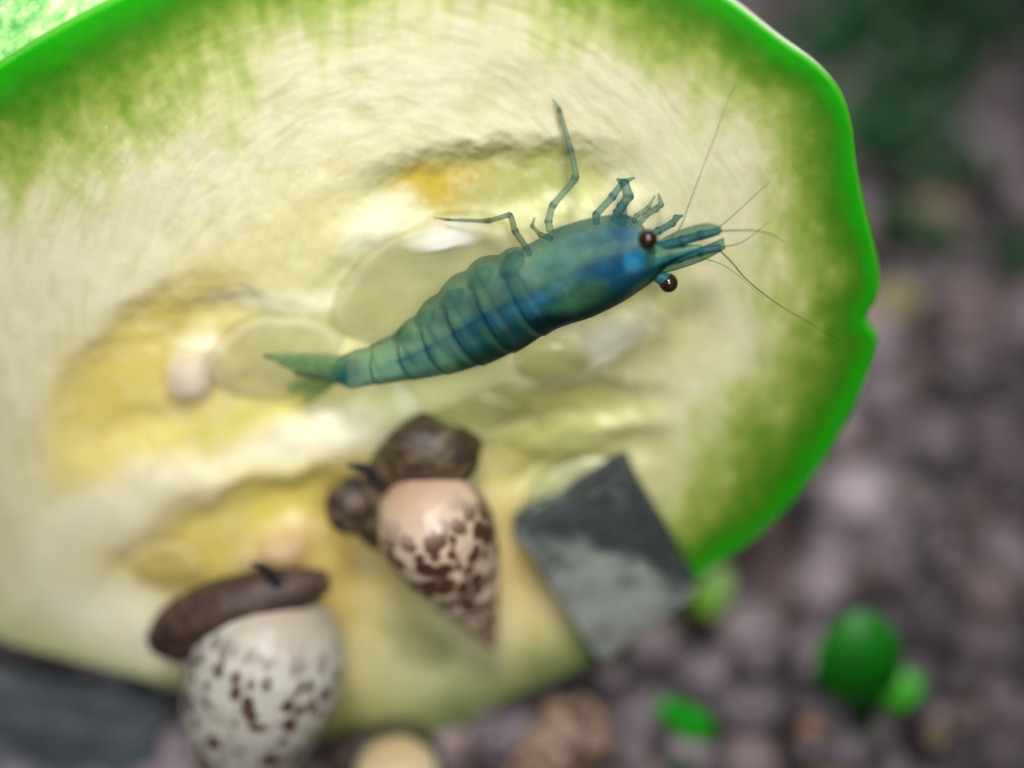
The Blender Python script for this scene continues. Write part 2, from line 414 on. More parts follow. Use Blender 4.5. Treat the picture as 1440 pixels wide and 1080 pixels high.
# relief (mm)
H = 0.035 * fib * sstep(20, 120, edist) + 0.06 * fib2 + 0.012 * grain + 0.14 * fbm(px / 80, py / 80, 4)
RELIEF = [
 (700, 264, 170, 50, -6, .55, -.85), (600, 330, 95, 45, -10, .7, .35), (215, 520, 140, 75, -42, .4, -.7), (340, 600, 190, 48, -12, .5, -.5),
 (330, 660, 240, 34, -17, .8, .3), (460, 618, 95, 34, -15, .8, .25), (330, 770, 200, 72, -20, .35, -.8), (395, 768, 45, 32, 0, .6, .6),
 (800, 440, 140, 50, -10, .5, -.6), (862, 482, 60, 28, -25, .8, .25), (790, 580, 120, 30, -4, .5, -.7), (740, 650, 80, 50, -20, .5, -.8), (830, 655, 90, 30, -18, .5, -.6),
 (268, 522, 38, 28, -40, .7, .3), (480, 820, 50, 110, 0, .5, -.7), (330, 500, 120, 62, -8, .4, -.5), (600, 400, 140, 90, -20, .4, -.6), (720, 790, 60, 90, -15, .6, -.6),
]
for b_ in RELIEF: H = H + b_[6] * .75 * blobmask(wx, wy, b_)
H = H - 0.35 * (1 - sstep(0, 9, edist)) ** 2
FV = SP(px, py, 0.0) + H[:, None] * SN
FF = []
for i in range(NR - 1):
    for j in range(NA):
        k = (j + 1) % NA
        FF.append((i * NA + j, (i + 1) * NA + j, (i + 1) * NA + k, i * NA + k))
for j in range(NA): FF.append((NR * NA, j, (j + 1) % NA))
zbase = SP(540, 1052)
zuc = thing('zucchini_slice', 'thick round zucchini slice with green rind leaning back on the soil', 'vegetable slice', zbase)
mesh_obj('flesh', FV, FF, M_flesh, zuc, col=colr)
# rind: the obliquely cut outer wall and the back
RW = FV[(NR - 1) * NA:NR * NA]
vec = -6.5 * SN + 7.6 * (-0.97 * SR + 0.243 * SU)
NW = 26; SV = []
cpt = SP(CEN[0], CEN[1])
for i in range(NW + 1):
    f = i / NW
    bulge = 0.35 * math.sin(math.pi * f)
    outw = RW - cpt; outw = outw / np.linalg.norm(outw, axis=1)[:, None]
    ns = fbm(np.arange(NA) / 16.0, np.full(NA, f * 14), 3, 3)
    SV.append(RW + vec * f + outw * ((bulge + .18 * ns * min(1, 6 * f))[:, None]) - SN * .004)
SV.append(SV[-1] * .93 + .07 * (cpt + vec) - SN * .25)
SVa = np.vstack(SV + [(cpt + vec - SN * .3)[None]])
SF = []
for i in range(NW + 1):
    for j in range(NA):
        k = (j + 1) % NA; SF.append((i * NA + j, i * NA + k, (i + 1) * NA + k, (i + 1) * NA + j))
for j in range(NA): SF.append(((NW + 2) * NA, (NW + 1) * NA + (j + 1) % NA, (NW + 1) * NA + j))
SF = [f[::-1] for f in SF]
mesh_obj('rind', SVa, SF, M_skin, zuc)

def seed(cx, cy, rx, ry, ang_, lift, thick, c_in, c_out, dens, irr=0.3):
    """flat oval seed lying in the pulp; the white ones stand in for glints"""
    a = math.radians(ang_); v = ICO4.copy(); rxy = np.hypot(v[:, 0], v[:, 1])
    prof = np.sign(v[:, 2]) * np.abs(v[:, 2]) ** .75
    tip = 1 - .22 * sstep(.2, 1, v[:, 0]) + irr * fbm(v[:, 0] * 1.3 + cx, v[:, 1] * 1.3 + cy, 3, 3)
    x = cx + rx * v[:, 0] * (1 + irr * .6 * fbm(v[:, 0] + 3 + cx, v[:, 1] * 2 + 8, 5, 3)) * math.cos(a) - ry * v[:, 1] * tip * math.sin(a)
    y = cy + rx * v[:, 0] * math.sin(a) + ry * v[:, 1] * tip * math.cos(a)
    V = SP(x, y, 0) + ((lift + thick * prof) * 1.0 + .12 * fbm(x / 22, y / 22, 5))[:, None] * SN
    rim = np.exp(-((rxy - .86) / .07) ** 2)[:, None]
    c = lin(c_in) * (1 - .8 * rim) + lin(c_out) * .8 * rim
    c = c * (1 + .35 * fbm(x / 18, y / 18, 2))[:, None]
    fade = 1 - sstep(.80 if irr < .6 else .3, 1.0, rxy)
    al = dens * fade * (1 + .5 * fbm(x / 24 + 7, y / 24, 6)) + .25 * rim[:, 0] * fade
    mesh_obj('seed', V, ICO4F, M_seed, zuc, col=c, alpha=np.clip(al, 0, 1))
seed(600, 398, 150, 84, -26, -.55, .8, (196, 196, 152), (224, 220, 188), .42)
seed(388, 505, 104, 62, -8, -.5, .7, (216, 211, 168), (234, 230, 204), .4)
seed(630, 332, 66, 30, -12, .0, .34, (250, 248, 234), (252, 250, 240), .95, 1.0)  # no seed: a white patch painted as a gel highlight
seed(235, 795, 56, 34, 4, -.35, .6, (222, 208, 134), (250, 242, 206), .6)
seed(776, 508, 60, 30, -6, -.25, .6, (218, 220, 152), (238, 238, 190), .7)
seed(858, 478, 78, 33, -22, -.15, .34, (252, 250, 232), (252, 250, 240), .95, 1.0)  # no seed: soft white glint below the shrimp, held in its colour
seed(268, 528, 48, 33, -42, -.1, .4, (238, 230, 208), (244, 238, 220), .85, 1.0)  # no seed: painted glint on the gel at left
seed(806, 676, 74, 30, -22, -.15, .6, (206, 210, 156), (230, 232, 194), .8)
seed(398, 772, 44, 30, -15, -.1, .5, (238, 214, 172), (240, 224, 192), .8, .9)
seed(640, 585, 100, 32, -6, -.45, .55, (210, 214, 148), (220, 220, 164), .5)
seed(800, 620, 84, 24, -6, -.35, .5, (218, 218, 158), (226, 226, 178), .5, .7)
seed(600, 905, 70, 46, 20, -.4, .5, (214, 216, 176), (218, 218, 178), .3, .7)

# ------------------------------------------------------------------ shrimp
ST = [((466, 516), (468, 526), 2.6, .12), ((484, 500), (489, 543), 2.6, .6), ((515, 490), (526, 538), 2.7, .80), ((552, 472), (580, 530), 2.8, 1.0), ((586, 442), (632, 521), 2.9, 1.25),
      ((622, 408), (688, 505), 2.8, 1.5), ((667, 374), (735, 484), 3.0, 1.7), ((712, 358), (776, 459), 3.1, 1.8), ((745, 347), (802, 449), 3.15, 1.85),
      ((782, 326), (836, 438), 3.2, 1.9), ((832, 311), (874, 419), 3.2, 1.85), ((876, 306), (901, 402), 3.2, 1.65), ((900, 315), (915, 393), 3.2, 1.35), ((918, 337), (926, 383), 3.2, .85), ((945, 345), (946, 368), 3.25, .4), ((985, 344), (985, 352), 3.3, .12)]
A = np.array([[*s[0], *s[1], s[2], s[3]] for s in ST], float)
NB, MB_ = 260, 56
L = catmull(A, NB)
sidx = np.linspace(0, len(ST) - 1, NB)
SEGB = [1.15, 2.1, 3.05, 3.95, 4.85, 5.75, 6.75, 7.7]          # where one tergite overlaps the next
ridge = np.zeros(NB); phase = np.zeros(NB); segno = np.zeros(NB)
for i_, s_ in enumerate(sidx):
    k = sum(1 for b_ in SEGB if s_ >= b_)
    if 0 < k < len(SEGB):
        f = (s_ - SEGB[k - 1]) / (SEGB[k] - SEGB[k - 1]); phase[i_] = f; ridge[i_] = (1 - f) ** 1.3; segno[i_] = k
R = np.zeros((NB, MB_, 3)); BPX = np.zeros((NB, MB_, 2)); CPHI = np.zeros((NB, MB_)); SPHI = np.zeros((NB, MB_))
for i_ in range(NB):
    t_, b_, of, hd = L[i_, :2], L[i_, 2:4], L[i_, 4], L[i_, 5]
    c = (t_ + b_) / 2; h = (t_ - b_) / 2
    pw = SP(c[0], c[1], of); pt = SP(t_[0], t_[1], of); pb = SP(b_[0], b_[1], of); hv = (pt - pb) / 2
    for j in range(MB_):
        f = 2 * math.pi * j / MB_; cf, sf = math.cos(f), math.sin(f)
        k = 1 + (.035 * ridge[i_] if 0 < segno[i_] else 0)
        if segno[i_] > 0 and cf > 0: k += cf ** 3 * (.10 * math.sin(math.pi * phase[i_]) - .05)      # scalloped side plates
        cw = np.sign(cf) * abs(cf) ** .9; sw = np.sign(sf) * abs(sf) ** .92
        R[i_, j] = pw + hv * cw * k + SN * hd * sw * (k if sf > 0 else .8)
        BPX[i_, j] = c + h * cw * k; CPHI[i_, j] = cf; SPHI[i_, j] = sf
V, F = rings(R)
bp = BPX.reshape(-1, 2); bp = np.vstack([bp, BPX[0].mean(0), BPX[-1].mean(0)])
cph = np.r_[CPHI.ravel(), 0, 0]; sid = np.r_[np.repeat(sidx, MB_), 0, len(ST) - 1]; ph = np.r_[np.repeat(phase, MB_), 0, 0]; sg = np.r_[np.repeat(segno, MB_), 0, 0]
x, y = bp[:, 0], bp[:, 1]
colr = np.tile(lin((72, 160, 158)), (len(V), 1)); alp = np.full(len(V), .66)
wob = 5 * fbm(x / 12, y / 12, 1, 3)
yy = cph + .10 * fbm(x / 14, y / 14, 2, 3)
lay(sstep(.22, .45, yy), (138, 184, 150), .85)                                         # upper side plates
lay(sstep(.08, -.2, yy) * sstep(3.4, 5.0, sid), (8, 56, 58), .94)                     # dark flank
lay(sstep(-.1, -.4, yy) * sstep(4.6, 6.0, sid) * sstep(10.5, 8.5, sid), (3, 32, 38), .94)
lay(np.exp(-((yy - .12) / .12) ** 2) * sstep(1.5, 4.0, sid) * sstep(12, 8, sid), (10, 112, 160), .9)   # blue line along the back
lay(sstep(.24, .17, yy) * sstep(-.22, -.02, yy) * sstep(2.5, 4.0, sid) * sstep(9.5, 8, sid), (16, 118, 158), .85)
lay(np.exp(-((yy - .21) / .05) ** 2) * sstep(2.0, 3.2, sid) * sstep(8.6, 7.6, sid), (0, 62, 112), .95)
SH = [
 (640, 470, 70, 18, -28, .6, (18, 112, 140), .7), (700, 425, 60, 16, -30, .6, (14, 118, 160), .8),
 (770, 385, 48, 7, -27, .6, (120, 200, 210), .85), (745, 400, 30, 10, -25, .6, (30, 130, 180), .8),
 (845, 352, 52, 16, -14, .6, (4, 84, 150), .85), (875, 370, 30, 24, -30, .6, (6, 92, 140), .8), (888, 346, 14, 13, 0, .5, (40, 180, 250), .97), (850, 348, 10, 6, -20, .7, (60, 160, 200), .6),
 (800, 340, 45, 14, -22, .7, (62, 150, 160), .7), (835, 322, 55, 12, -8, .7, (40, 128, 150), .7), (880, 316, 22, 8, 5, .6, (16, 110, 160), .7),
 (815, 390, 36, 22, -20, .6, (96, 148, 104), .8), (790, 405, 26, 14, 0, .7, (74, 140, 110), .6), (840, 405, 34, 12, -25, .6, (34, 92, 58), .75),
 (772, 430, 26, 16, -30, .6, (4, 40, 46), .85), (815, 430, 40, 12, -22, .6, (6, 48, 44), .8), (795, 442, 22, 6, -18, .6, (70, 150, 130), .6), (870, 395, 40, 14, -32, .6, (10, 62, 66), .8), (895, 388, 24, 6, -38, .6, (110, 160, 120), .7),
 (705, 462, 60, 16, -24, .6, (6, 52, 50), .85), (660, 490, 34, 14, -15, .6, (30, 88, 52), .7), (690, 448, 24, 14, 20, .7, (26, 110, 92), .6), (730, 445, 14, 22, 20, .6, (20, 100, 110), .5),
 (628, 490, 10, 26, -28, .6, (116, 176, 140), .75), (715, 380, 26, 18, 15, .7, (40, 120, 130), .7), (690, 375, 14, 20, 20, .7, (112, 166, 132), .6), (655, 405, 18, 14, 0, .7, (36, 118, 124), .6),
 (620, 430, 18, 12, 0, .6, (28, 106, 118), .7), (566, 462, 20, 10, -20, .6, (132, 176, 130), .7), (590, 500, 30, 18, -10, .7, (54, 140, 130), .6), (530, 512, 26, 14, -10, .7, (98, 170, 140), .75), (492, 520, 14, 18, 0, .6, (20, 92, 104), .6), (505, 512, 10, 10, 0, .6, (40, 120, 130), .5),
]
for b_ in SH: lay(blobmask(x + wob, y + wob * .7, b_), b_[6], b_[7])
for b_ in SEGB[1:-1]:                                                                       # dark seams between tergites
    bow = .22 * (1 - cph ** 2) + .03 * fbm(x / 9, y / 9, 4)
    lay(np.exp(-((sid + bow - .2 - b_) / .055) ** 2) * sstep(.98, .6, np.abs(cph)), (3, 48, 66), .92)
    lay(np.exp(-((sid + bow - .03 - b_) / .07) ** 2) * sstep(.5, -.1, cph), (104, 182, 160), .5)
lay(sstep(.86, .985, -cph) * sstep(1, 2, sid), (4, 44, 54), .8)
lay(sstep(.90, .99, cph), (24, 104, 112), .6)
colr = colr * (1 + .25 * sstep(.06, .25, colr.mean(1)))[:, None]
dark_ = 1 - np.clip(colr.mean(1) / .2, 0, 1)
alp = np.clip(.25 + .60 * dark_ + .10 * sstep(6.5, 8, sid) + .10 * np.exp(-((yy - .1) / .2) ** 2), .2, .93)
alp = np.where(sid > 13, .5, alp); alp = np.where(sid < 1.0, .28, alp)
shr = thing('shrimp', 'translucent blue green dwarf shrimp standing on the zucchini slice', 'shrimp', SP(740, 425, .2))
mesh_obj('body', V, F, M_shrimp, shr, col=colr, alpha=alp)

def limb(name, pts, rads, c, a=.26, joints=True, n=60, parent=None, m_=8):
    """pts: (px, py, offset mm) joints"""
    pts = [tuple(np.array(p, float)) for p in pts]
    if name == 'leg': pts[0] = tuple(.4 * np.array(pts[0]) + .6 * np.array(pts[1]))
    W = np.array([SP(p[0], p[1], p[2]) for p in pts]); k = len(W)
    t = np.linspace(0, k - 1, n); i0 = np.clip(t.astype(int), 0, k - 2); f = (t - i0)[:, None]
    Wl = W[i0] * (1 - f) + W[i0 + 1] * f
    for _ in range(3): Wl[1:-1] = (Wl[:-2] + 2 * Wl[1:-1] + Wl[2:]) / 4
    r = np.interp(t, np.arange(k), rads)
    near = np.min(np.abs(t[:, None] - np.arange(1, k - 1)[None, :]), axis=1) if k > 2 else np.ones(n)
    jt = np.exp(-(near / .10) ** 2) * joints
    V, F = tube(Wl, r * (1 + .22 * jt), m_)
    cc = np.repeat(lin(c)[None] * (1 - .6 * jt[:, None]), m_, axis=0); cc = np.vstack([cc, cc[:1], cc[-1:]])
    aa = np.repeat(np.clip(a + .35 * jt, 0, 1), m_); aa = np.r_[aa, aa[0], aa[-1]]
    return mesh_obj(name, V, F, M_limb, parent or shr, col=cc, alpha=aa)
TEAL = (128, 170, 152)
limb('leg', [(778, 345, 2.6), (771, 312, 2.0), (776, 290, 1.7), (811, 250, 1.4), (803, 212, 1.0), (786, 152, .55), (777, 139, .25)], [.17, .16, .15, .15, .12, .085, .03], TEAL)
limb('leg', [(750, 372, 2.6), (741, 350, 2.0), (724, 325, 1.6), (718, 301, 1.4), (688, 311, 1.1), (628, 309, .6), (610, 306, .3)], [.15, .15, .14, .13, .11, .06, .025], (92, 132, 108))
limb('leg', [(800, 345, 2.4), (760, 330, 1.6), (748, 318, 1.2), (752, 306, .8)], [.14, .12, .08, .03], (120, 150, 110), .4)
limb('leg', [(840, 335, 2.6), (838, 302, 2.0), (862, 276, 1.5), (876, 256, 1.0), (892, 250, .6)], [.16, .16, .17, .15, .05], (96, 156, 150), .32)
limb('leg', [(858, 330, 2.6), (868, 300, 2.0), (884, 276, 1.5), (878, 258, 1.2), (868, 252, .9)], [.18, .2, .22, .2, .06], (90, 152, 150), .34)
limb('leg', [(870, 330, 2.5), (876, 306, 1.8), (874, 290, 1.4), (882, 286, .9)], [.2, .22, .2, .08], (90, 150, 148), .32)
limb('leg', [(892, 325, 2.6), (908, 303, 2.0), (922, 294, 1.5), (930, 288, 1.0), (926, 272, .5)], [.14, .13, .14, .12, .04], (120, 162, 146), .28)
limb('leg', [(885, 325, 2.6), (895, 304, 2.1), (912, 292, 1.6), (921, 275, 1.1)], [.12, .12, .10, .04], (140, 172, 148), .25)
limb('leg', [(898, 340, 2.8), (925, 325, 2.5), (946, 314, 2.1), (951, 306, 1.8), (960, 303, 1.5)], [.18, .17, .15, .14, .05], (84, 146, 142), .45)
# hidden-side legs under the body reach the slice
for q_, (lx, ly) in enumerate(((790, 420), (820, 412), (850, 402))):
    limb('leg', [(lx, ly, 2.4), (lx - 4, ly + 10, 1.3), (lx - 14, ly + 4, .6), (lx - 22, ly - 6, .15)], [.15, .14, .1, .04], TEAL)
# swimming legs seen past the side plates
for cx, cy, rx, ry, a_ in ((720, 372, 24, 14, -50), (675, 392, 22, 13, -42), (636, 420, 20, 11, -38), (598, 448, 18, 9, -34), (566, 470, 16, 8, -30)):
    v = ICO3; a = math.radians(a_); X = cx + rx * v[:, 0] * math.cos(a) - ry * v[:, 1] * math.sin(a); Y = cy + rx * v[:, 0] * math.sin(a) + ry * v[:, 1] * math.cos(a)
    VV = SP(X, Y, 1.3) + (v[:, 2] * .35)[:, None] * SN
    mesh_obj('swimmeret', VV, ICO3F, M_limb, shr, col=np.tile(lin((70, 138, 128)), (len(VV), 1)), alpha=np.full(len(VV), .35))
# eyes on stalks
for ex, ey, eo, sx, sy in ((911, 336, 4.3, 905, 362), (940, 398, 3.5, 912, 380)):
    limb('eye_stalk', [(sx, sy, 3.3), ((sx + ex) / 2, (sy + ey) / 2, (3.3 + eo) / 2), (ex - 2, ey - 3, eo)], [.3, .28, .34], (50, 136, 140), .7, joints=False, n=14, m_=12)
    c = SP(ex, ey, eo); vv = ICO3 * .42
    mesh_obj('eye', vv + c, ICO3F, M_eye, shr)
# antennule stalks and antennal scales
for pts in ([(918, 350, 3.3), (960, 339, 3.4), (985, 331, 3.4), (1012, 325, 3.4)], [(922, 372, 3.2), (955, 362, 3.3), (985, 353, 3.3), (1014, 348, 3.3)]):
    limb('antennule', pts, [.26, .22, .2, .16], (52, 124, 126), .6, n=40)
def blade(name, pts, thick, c, a, tipdark=None):
    """pts: upper px, lower px, offset along the blade -> thin lens-shaped plate"""
    Lb = catmull(np.array([[*p[0], *p[1], p[2]] for p in pts], float), 36); m_ = 16; R = np.zeros((36, m_, 3))
    for i in range(36):
        t_ = SP(Lb[i, 0], Lb[i, 1], Lb[i, 4]); b_ = SP(Lb[i, 2], Lb[i, 3], Lb[i, 4]); c_ = (t_ + b_) / 2; h_ = (t_ - b_) / 2
        for j in range(m_):
            f = 2 * math.pi * j / m_; R[i, j] = c_ + h_ * math.cos(f) + SN * thick * math.sin(f) * (1 - .6 * i / 36)
    V, F = rings(R); cc = np.tile(lin(c), (len(V), 1)); k = np.repeat(np.linspace(0, 1, 36), m_); k = np.r_[k, 0, 1]
    e = np.abs(np.r_[np.tile(np.cos(2 * np.pi * np.arange(m_) / m_), 36), 0, 0])
    edge = sstep(.8, 1, e); cc = cc * (1 - .55 * edge)[:, None]
    if tipdark is not None:
        q = sstep(.86, 1, k)[:, None]; cc = cc * (1 - q) + lin(tipdark) * q
    mesh_obj(name, V, F, M_limb, shr, col=cc, alpha=np.clip(a + .3 * edge + (.3 * sstep(.86, 1, k) if tipdark is not None else 0), 0, 1))
blade('antennal_scale', [((915, 345), (918, 358), 3.1), ((950, 326), (955, 346), 3.15), ((990, 314), (1000, 334), 3.15), ((1014, 318), (1016, 326), 3.1)], .08, (120, 172, 138), .45)
blade('antennal_scale', [((920, 368), (915, 388), 2.9), ((955, 360), (950, 380), 2.9), ((990, 346), (990, 366), 2.9), ((1018, 334), (1020, 350), 2.9)], .08, (120, 172, 138), .45)
# tail fan
blade('tail_blade', [((492, 500), (486, 524), 1.6), ((450, 498), (446, 522), 1.5), ((410, 497), (406, 515), 1.3), ((370, 499), (372, 502), 1.1)], .12, (150, 190, 136), .42, (60, 62, 48))
blade('tail_blade', [((490, 512), (484, 536), 1.8), ((455, 508), (448, 528), 1.75), ((425, 505), (415, 522), 1.6), ((392, 506), (390, 512), 1.4)], .12, (150, 190, 136), .32)
blade('tail_blade', [((490, 525), (488, 543), 1.6), ((460, 523), (458, 536), 1.5), ((435, 522), (430, 531), 1.4), ((413, 523), (414, 527), 1.3)], .14, (84, 140, 122), .5, (66, 50, 34))
blade('tail_blade', [((470, 532), (466, 542), 1.2), ((440, 533), (436, 550), .9), ((415, 537), (412, 552), .7), ((404, 542), (404, 547), .6)], .10, (170, 200, 140), .3)
blade('tail_blade', [((474, 535), (466, 544), 1.1), ((458, 538), (446, 560), .8), ((446, 545), (428, 568), .6), ((432, 556), (424, 566), .5)], .10, (172, 200, 138), .3)
# feelers
def feeler(pts, r0, c, a):
    q = catmull(np.array(pts, float), 60)
    V, F = tube(SP(q[:, 0], q[:, 1], q[:, 2]), np.linspace(r0, r0 * .35, 60) * .75, 6)
    mesh_obj('antenna', V, F, M_limb, shr, col=np.tile(lin(c), (len(V), 1)), alpha=np.full(len(V), a * .42))
feeler([(1010, 325, 3.4), (1040, 324, 3.5), (1065, 325, 3.6), (1086, 330, 3.7), (1102, 340, 3.8)], .055, (60, 78, 66), .8)
feeler([(1013, 348, 3.3), (1040, 342, 3.2), (1062, 328, 3.1), (1080, 312, 3.0)], .045, (110, 126, 96), .6)
feeler([(1012, 352, 3.3), (1030, 370, 3.2), (1050, 393, 3.1), (1090, 425, 2.7), (1140, 455, 2.3), (1185, 482, 1.8)], .055, (92, 112, 84), .7)
feeler([(985, 362, 2.6), (1015, 372, 2.2), (1042, 390, 1.8), (1075, 418, 1.4)], .04, (140, 150, 106), .5)
feeler([(1008, 322, 3.0), (1030, 304, 2.6), (1056, 280, 2.0), (1082, 256, 1.4)], .045, (126, 136, 104), .55)
feeler([(928, 350, 3.1), (955, 322, 3.0), (968, 290, 2.6), (985, 245, 2.0), (1006, 190, 1.4), (1024, 140, .9), (1036, 118, .6)], .05, (136, 142, 112), .55)

# ------------------------------------------------------------------ snails
def shell_mesh(apex, mouth, width, lat, mat, parent, W=1.55, spin=0.0, tint_tip=(.8, .62, .5), plain=1.1, hand=1, depth=.07, first=.46):
    """spired shell: whorls wound round the axis from apex to mouth (world mm points), width mm"""
    ax = apex - mouth; Ls = np.linalg.norm(ax); ax = ax / Ls
    e1 = lat - (lat @ ax) * ax; e1 /= np.linalg.norm(e1); e2 = np.cross(ax, e1)
    prof = np.array([(0, .03), (.05, .11), (.15, .25), (.35, .57), (.52, .84), (.66, .98), (.75, 1.0), (.85, .92), (.93, .72), (.98, .42), (1, .06)])
    NT, NP = 200, 112; t = np.linspace(0.004, 1, NT); f = np.interp(t, np.linspace(0, 1, 161), np.interp(np.linspace(0, 1, 161), prof[:, 0], prof[:, 1]))
    for _ in range(4): f[1:-1] = (f[:-2] + 2 * f[1:-1] + f[2:]) / 4
    th = np.linspace(0, 2 * math.pi, NP, endpoint=False)
    T, TH = np.meshgrid(t, th, indexing='ij')
    N = np.log(np.maximum(T, .02) / first) / math.log(W) + hand * (TH + spin) / (2 * math.pi)
    act = sstep(first * W * 1.02, first * W * .9, T)
    fr = N - np.floor(N); dd = np.minimum(fr, 1 - fr)
    last = (N < 1.0)
    k = 1 + act * last * (depth * (np.sin(math.pi * fr) ** .7 - .75) - .05 * np.exp(-(dd / .045) ** 2))
    k = k * (1 + .003 * np.sin(TH * 31 + 6 * T) + .012 * fbm(TH * 6 + 4, T * 14 + 4, 3, 3))
    Rr = (np.interp(T, t, f) * width / 2 * k)
    skew = .05 * width * np.sin(TH + spin) * T
    R = apex - ax * (T * Ls)[..., None] + (Rr * np.cos(TH))[..., None] * e1 + ((Rr + skew * 0) * np.sin(TH))[..., None] * e2
    V, F = rings(R); UVv = np.stack([TH / (2 * math.pi), T], -1).reshape(-1, 2); UVv = np.vstack([UVv, [0, 0], [0, 1]])
    tv = np.r_[T.ravel(), 0, 1]; dv = np.r_[(act * last * np.exp(-(dd / .05) ** 2)).ravel(), 0, 0]
    q = sstep(.45, .10, tv)[:, None]
    cc = np.ones((len(V), 3)) * (1 - q) + np.array(tint_tip) * q
    lipq = sstep(.88, 1.0, tv)[:, None]; cc = cc * (1 - .35 * lipq * np.array([.5, .8, 1.0])) * (1 - .35 * dv[:, None])
    return mesh_obj('shell', V, F, mat, parent, col=cc, alpha=1 - sstep(plain - .2, plain, tv), uv=UVv)

def body_mesh(parent, blobs, chains, voxel, col_a, col_b):
    """one continuous soft body: ellipsoids and tapered chains fused; all in (px, py, offset)"""
    VV, FF_, o_ = [], [], 0
    for cx, cy, co, rx, ry, a_, th in blobs:
        a = math.radians(a_); v = ICO3
        X = cx + rx * v[:, 0] * math.cos(a) - ry * v[:, 1] * math.sin(a); Y = cy + rx * v[:, 0] * math.sin(a) + ry * v[:, 1] * math.cos(a)
        vv = SP(X, Y, co) + (v[:, 2] * th)[:, None] * SN
        VV.append(vv); FF_ += [[i + o_ for i in f] for f in ICO3F]; o_ += len(vv)
    for pts, rads in chains:
        q = catmull(np.array(pts, float), 30); vv, f_ = tube(SP(q[:, 0], q[:, 1], q[:, 2]), np.interp(np.linspace(0, 1, 30), np.linspace(0, 1, len(rads)), rads), 14)
        VV.append(vv); FF_ += [[i + o_ for i in f] for f in f_]; o_ += len(vv)
    V = np.vstack(VV); o0 = np.array(parent['_o'])
    me = bpy.data.meshes.new('tmp'); me.from_pydata((V - o0).tolist(), [], FF_)       # fused in millimetres
    t = bpy.data.objects.new('tmp', me); COL.objects.link(t)
    md = t.modifiers.new('r', 'REMESH'); md.mode = 'VOXEL'; md.voxel_size = voxel
    ms = t.modifiers.new('s', 'SMOOTH'); ms.factor = .5; ms.iterations = 9
    dg = bpy.context.evaluated_depsgraph_get(); ev = t.evaluated_get(dg); m2 = ev.to_mesh()
    nv = np.empty(len(m2.vertices) * 3); m2.vertices.foreach_get('co', nv); nv = nv.reshape(-1, 3)
    fs = [list(p.vertices) for p in m2.polygons]; ev.to_mesh_clear(); bpy.data.objects.remove(t); bpy.data.meshes.remove(me)
    n_ = fbm(nv[:, 0] * 1.3 + 20, nv[:, 1] * 1.1 + nv[:, 2] * 1.2 + 20, 3, 4)
    nv = nv + (.05 * n_)[:, None] * SN
    f = sstep(-.2, .25, n_)[:, None]
    return mesh_obj('body', nv + o0, fs, M_snailbody, parent, col=lin(col_a) * (1 - f) + lin(col_b) * f)
def tentacle(parent, pts, rads):
    q = catmull(np.array(pts, float), 24); V, F = tube(SP(q[:, 0], q[:, 1], q[:, 2]), np.interp(np.linspace(0, 1, 24), np.linspace(0, 1, len(rads)), rads), 10)
    mesh_obj('tentacle', V, F, M_snailbody, parent, col=np.tile(lin((38, 34, 34)), (len(V), 1)))

SH_A = shell_material('spotted_shell_brown', lin((204, 180, 156)), lin((78, 50, 34)), .71, 20, 13)
SH_B = shell_material('spotted_shell_pale', lin((206, 202, 188)), lin((92, 66, 52)), .605, 30, 18, .3)
SH_C = shell_material('tan_shell', lin((172, 146, 124)), lin((96, 70, 54)), .66, 12, 7)

# snail crawling on the middle of the slice
s1 = thing('snail', 'brown mottled pointed snail crawling on the middle of the zucchini slice', 'snail', SP(590, 700, 0), 'snails feeding on the slice')
shell_mesh(SP(697, 915, 2.4), SP(580, 676, 3.2), 5.5, SN + .4 * SR, SH_A, s1, spin=.5, W=1.5, tint_tip=(.95, .86, .8), plain=.97, depth=.13)
body_mesh(s1, [(606, 640, 2.2, 70, 44, 6, 1.3), (590, 618, 1.3, 40, 32, -20, .8), (640, 640, 1.3, 36, 40, 20, .8), (562, 656, 1.6, 48, 40, -40, 1.2), (492, 712, 1.9, 36, 36, -20, 1.2), (525, 690, 1.6, 44, 34, -35, 1.2), (545, 725, 1.6, 50, 44, -40, 1.2), (600, 690, 1.8, 60, 50, 0, 1.3)],
          [([(590, 620, 1.3), (595, 600, 1.2), (597, 580, 1.1)], [.8, .6, .25]), ([(640, 640, 1.3), (662, 626, 1.2), (676, 616, 1.1)], [.9, .7, .3])], .16, (58, 44, 32), (112, 92, 62))
tentacle(s1, [(534, 680, 2.8), (518, 662, 3.0), (503, 656, 3.2), (488, 655, 3.3)], [.28, .25, .19, .08])

# snail at the foot of the slice, lower left
s2 = thing('snail', 'pale snail with dark dots and long brown foot beside the blue grey stone', 'snail', SP(350, 880, 0), 'snails feeding on the slice')
shell_mesh(SP(296, 1200, 3.2), SP(402, 842, 4.0), 7.7, SN - .3 * SR, SH_B, s2, spin=.2, W=1.55, tint_tip=(.95, .66, .6), plain=1.0)
body_mesh(s2, [(350, 892, 1.8, 76, 50, -22, 1.8), (262, 884, 3.2, 46, 40, -30, 1.6)], [([(226, 904, 3.0), (256, 880, 3.6), (310, 856, 3.9), (370, 838, 3.8), (424, 826, 3.4), (462, 816, 2.8)], [.9, 1.35, 1.45, 1.3, 1.05, .55])], .16, (66, 46, 38), (96, 72, 60))
tentacle(s2, [(390, 822, 4.2), (377, 804, 4.5), (365, 796, 4.7), (353, 793, 4.8)], [.3, .26, .2, .08])

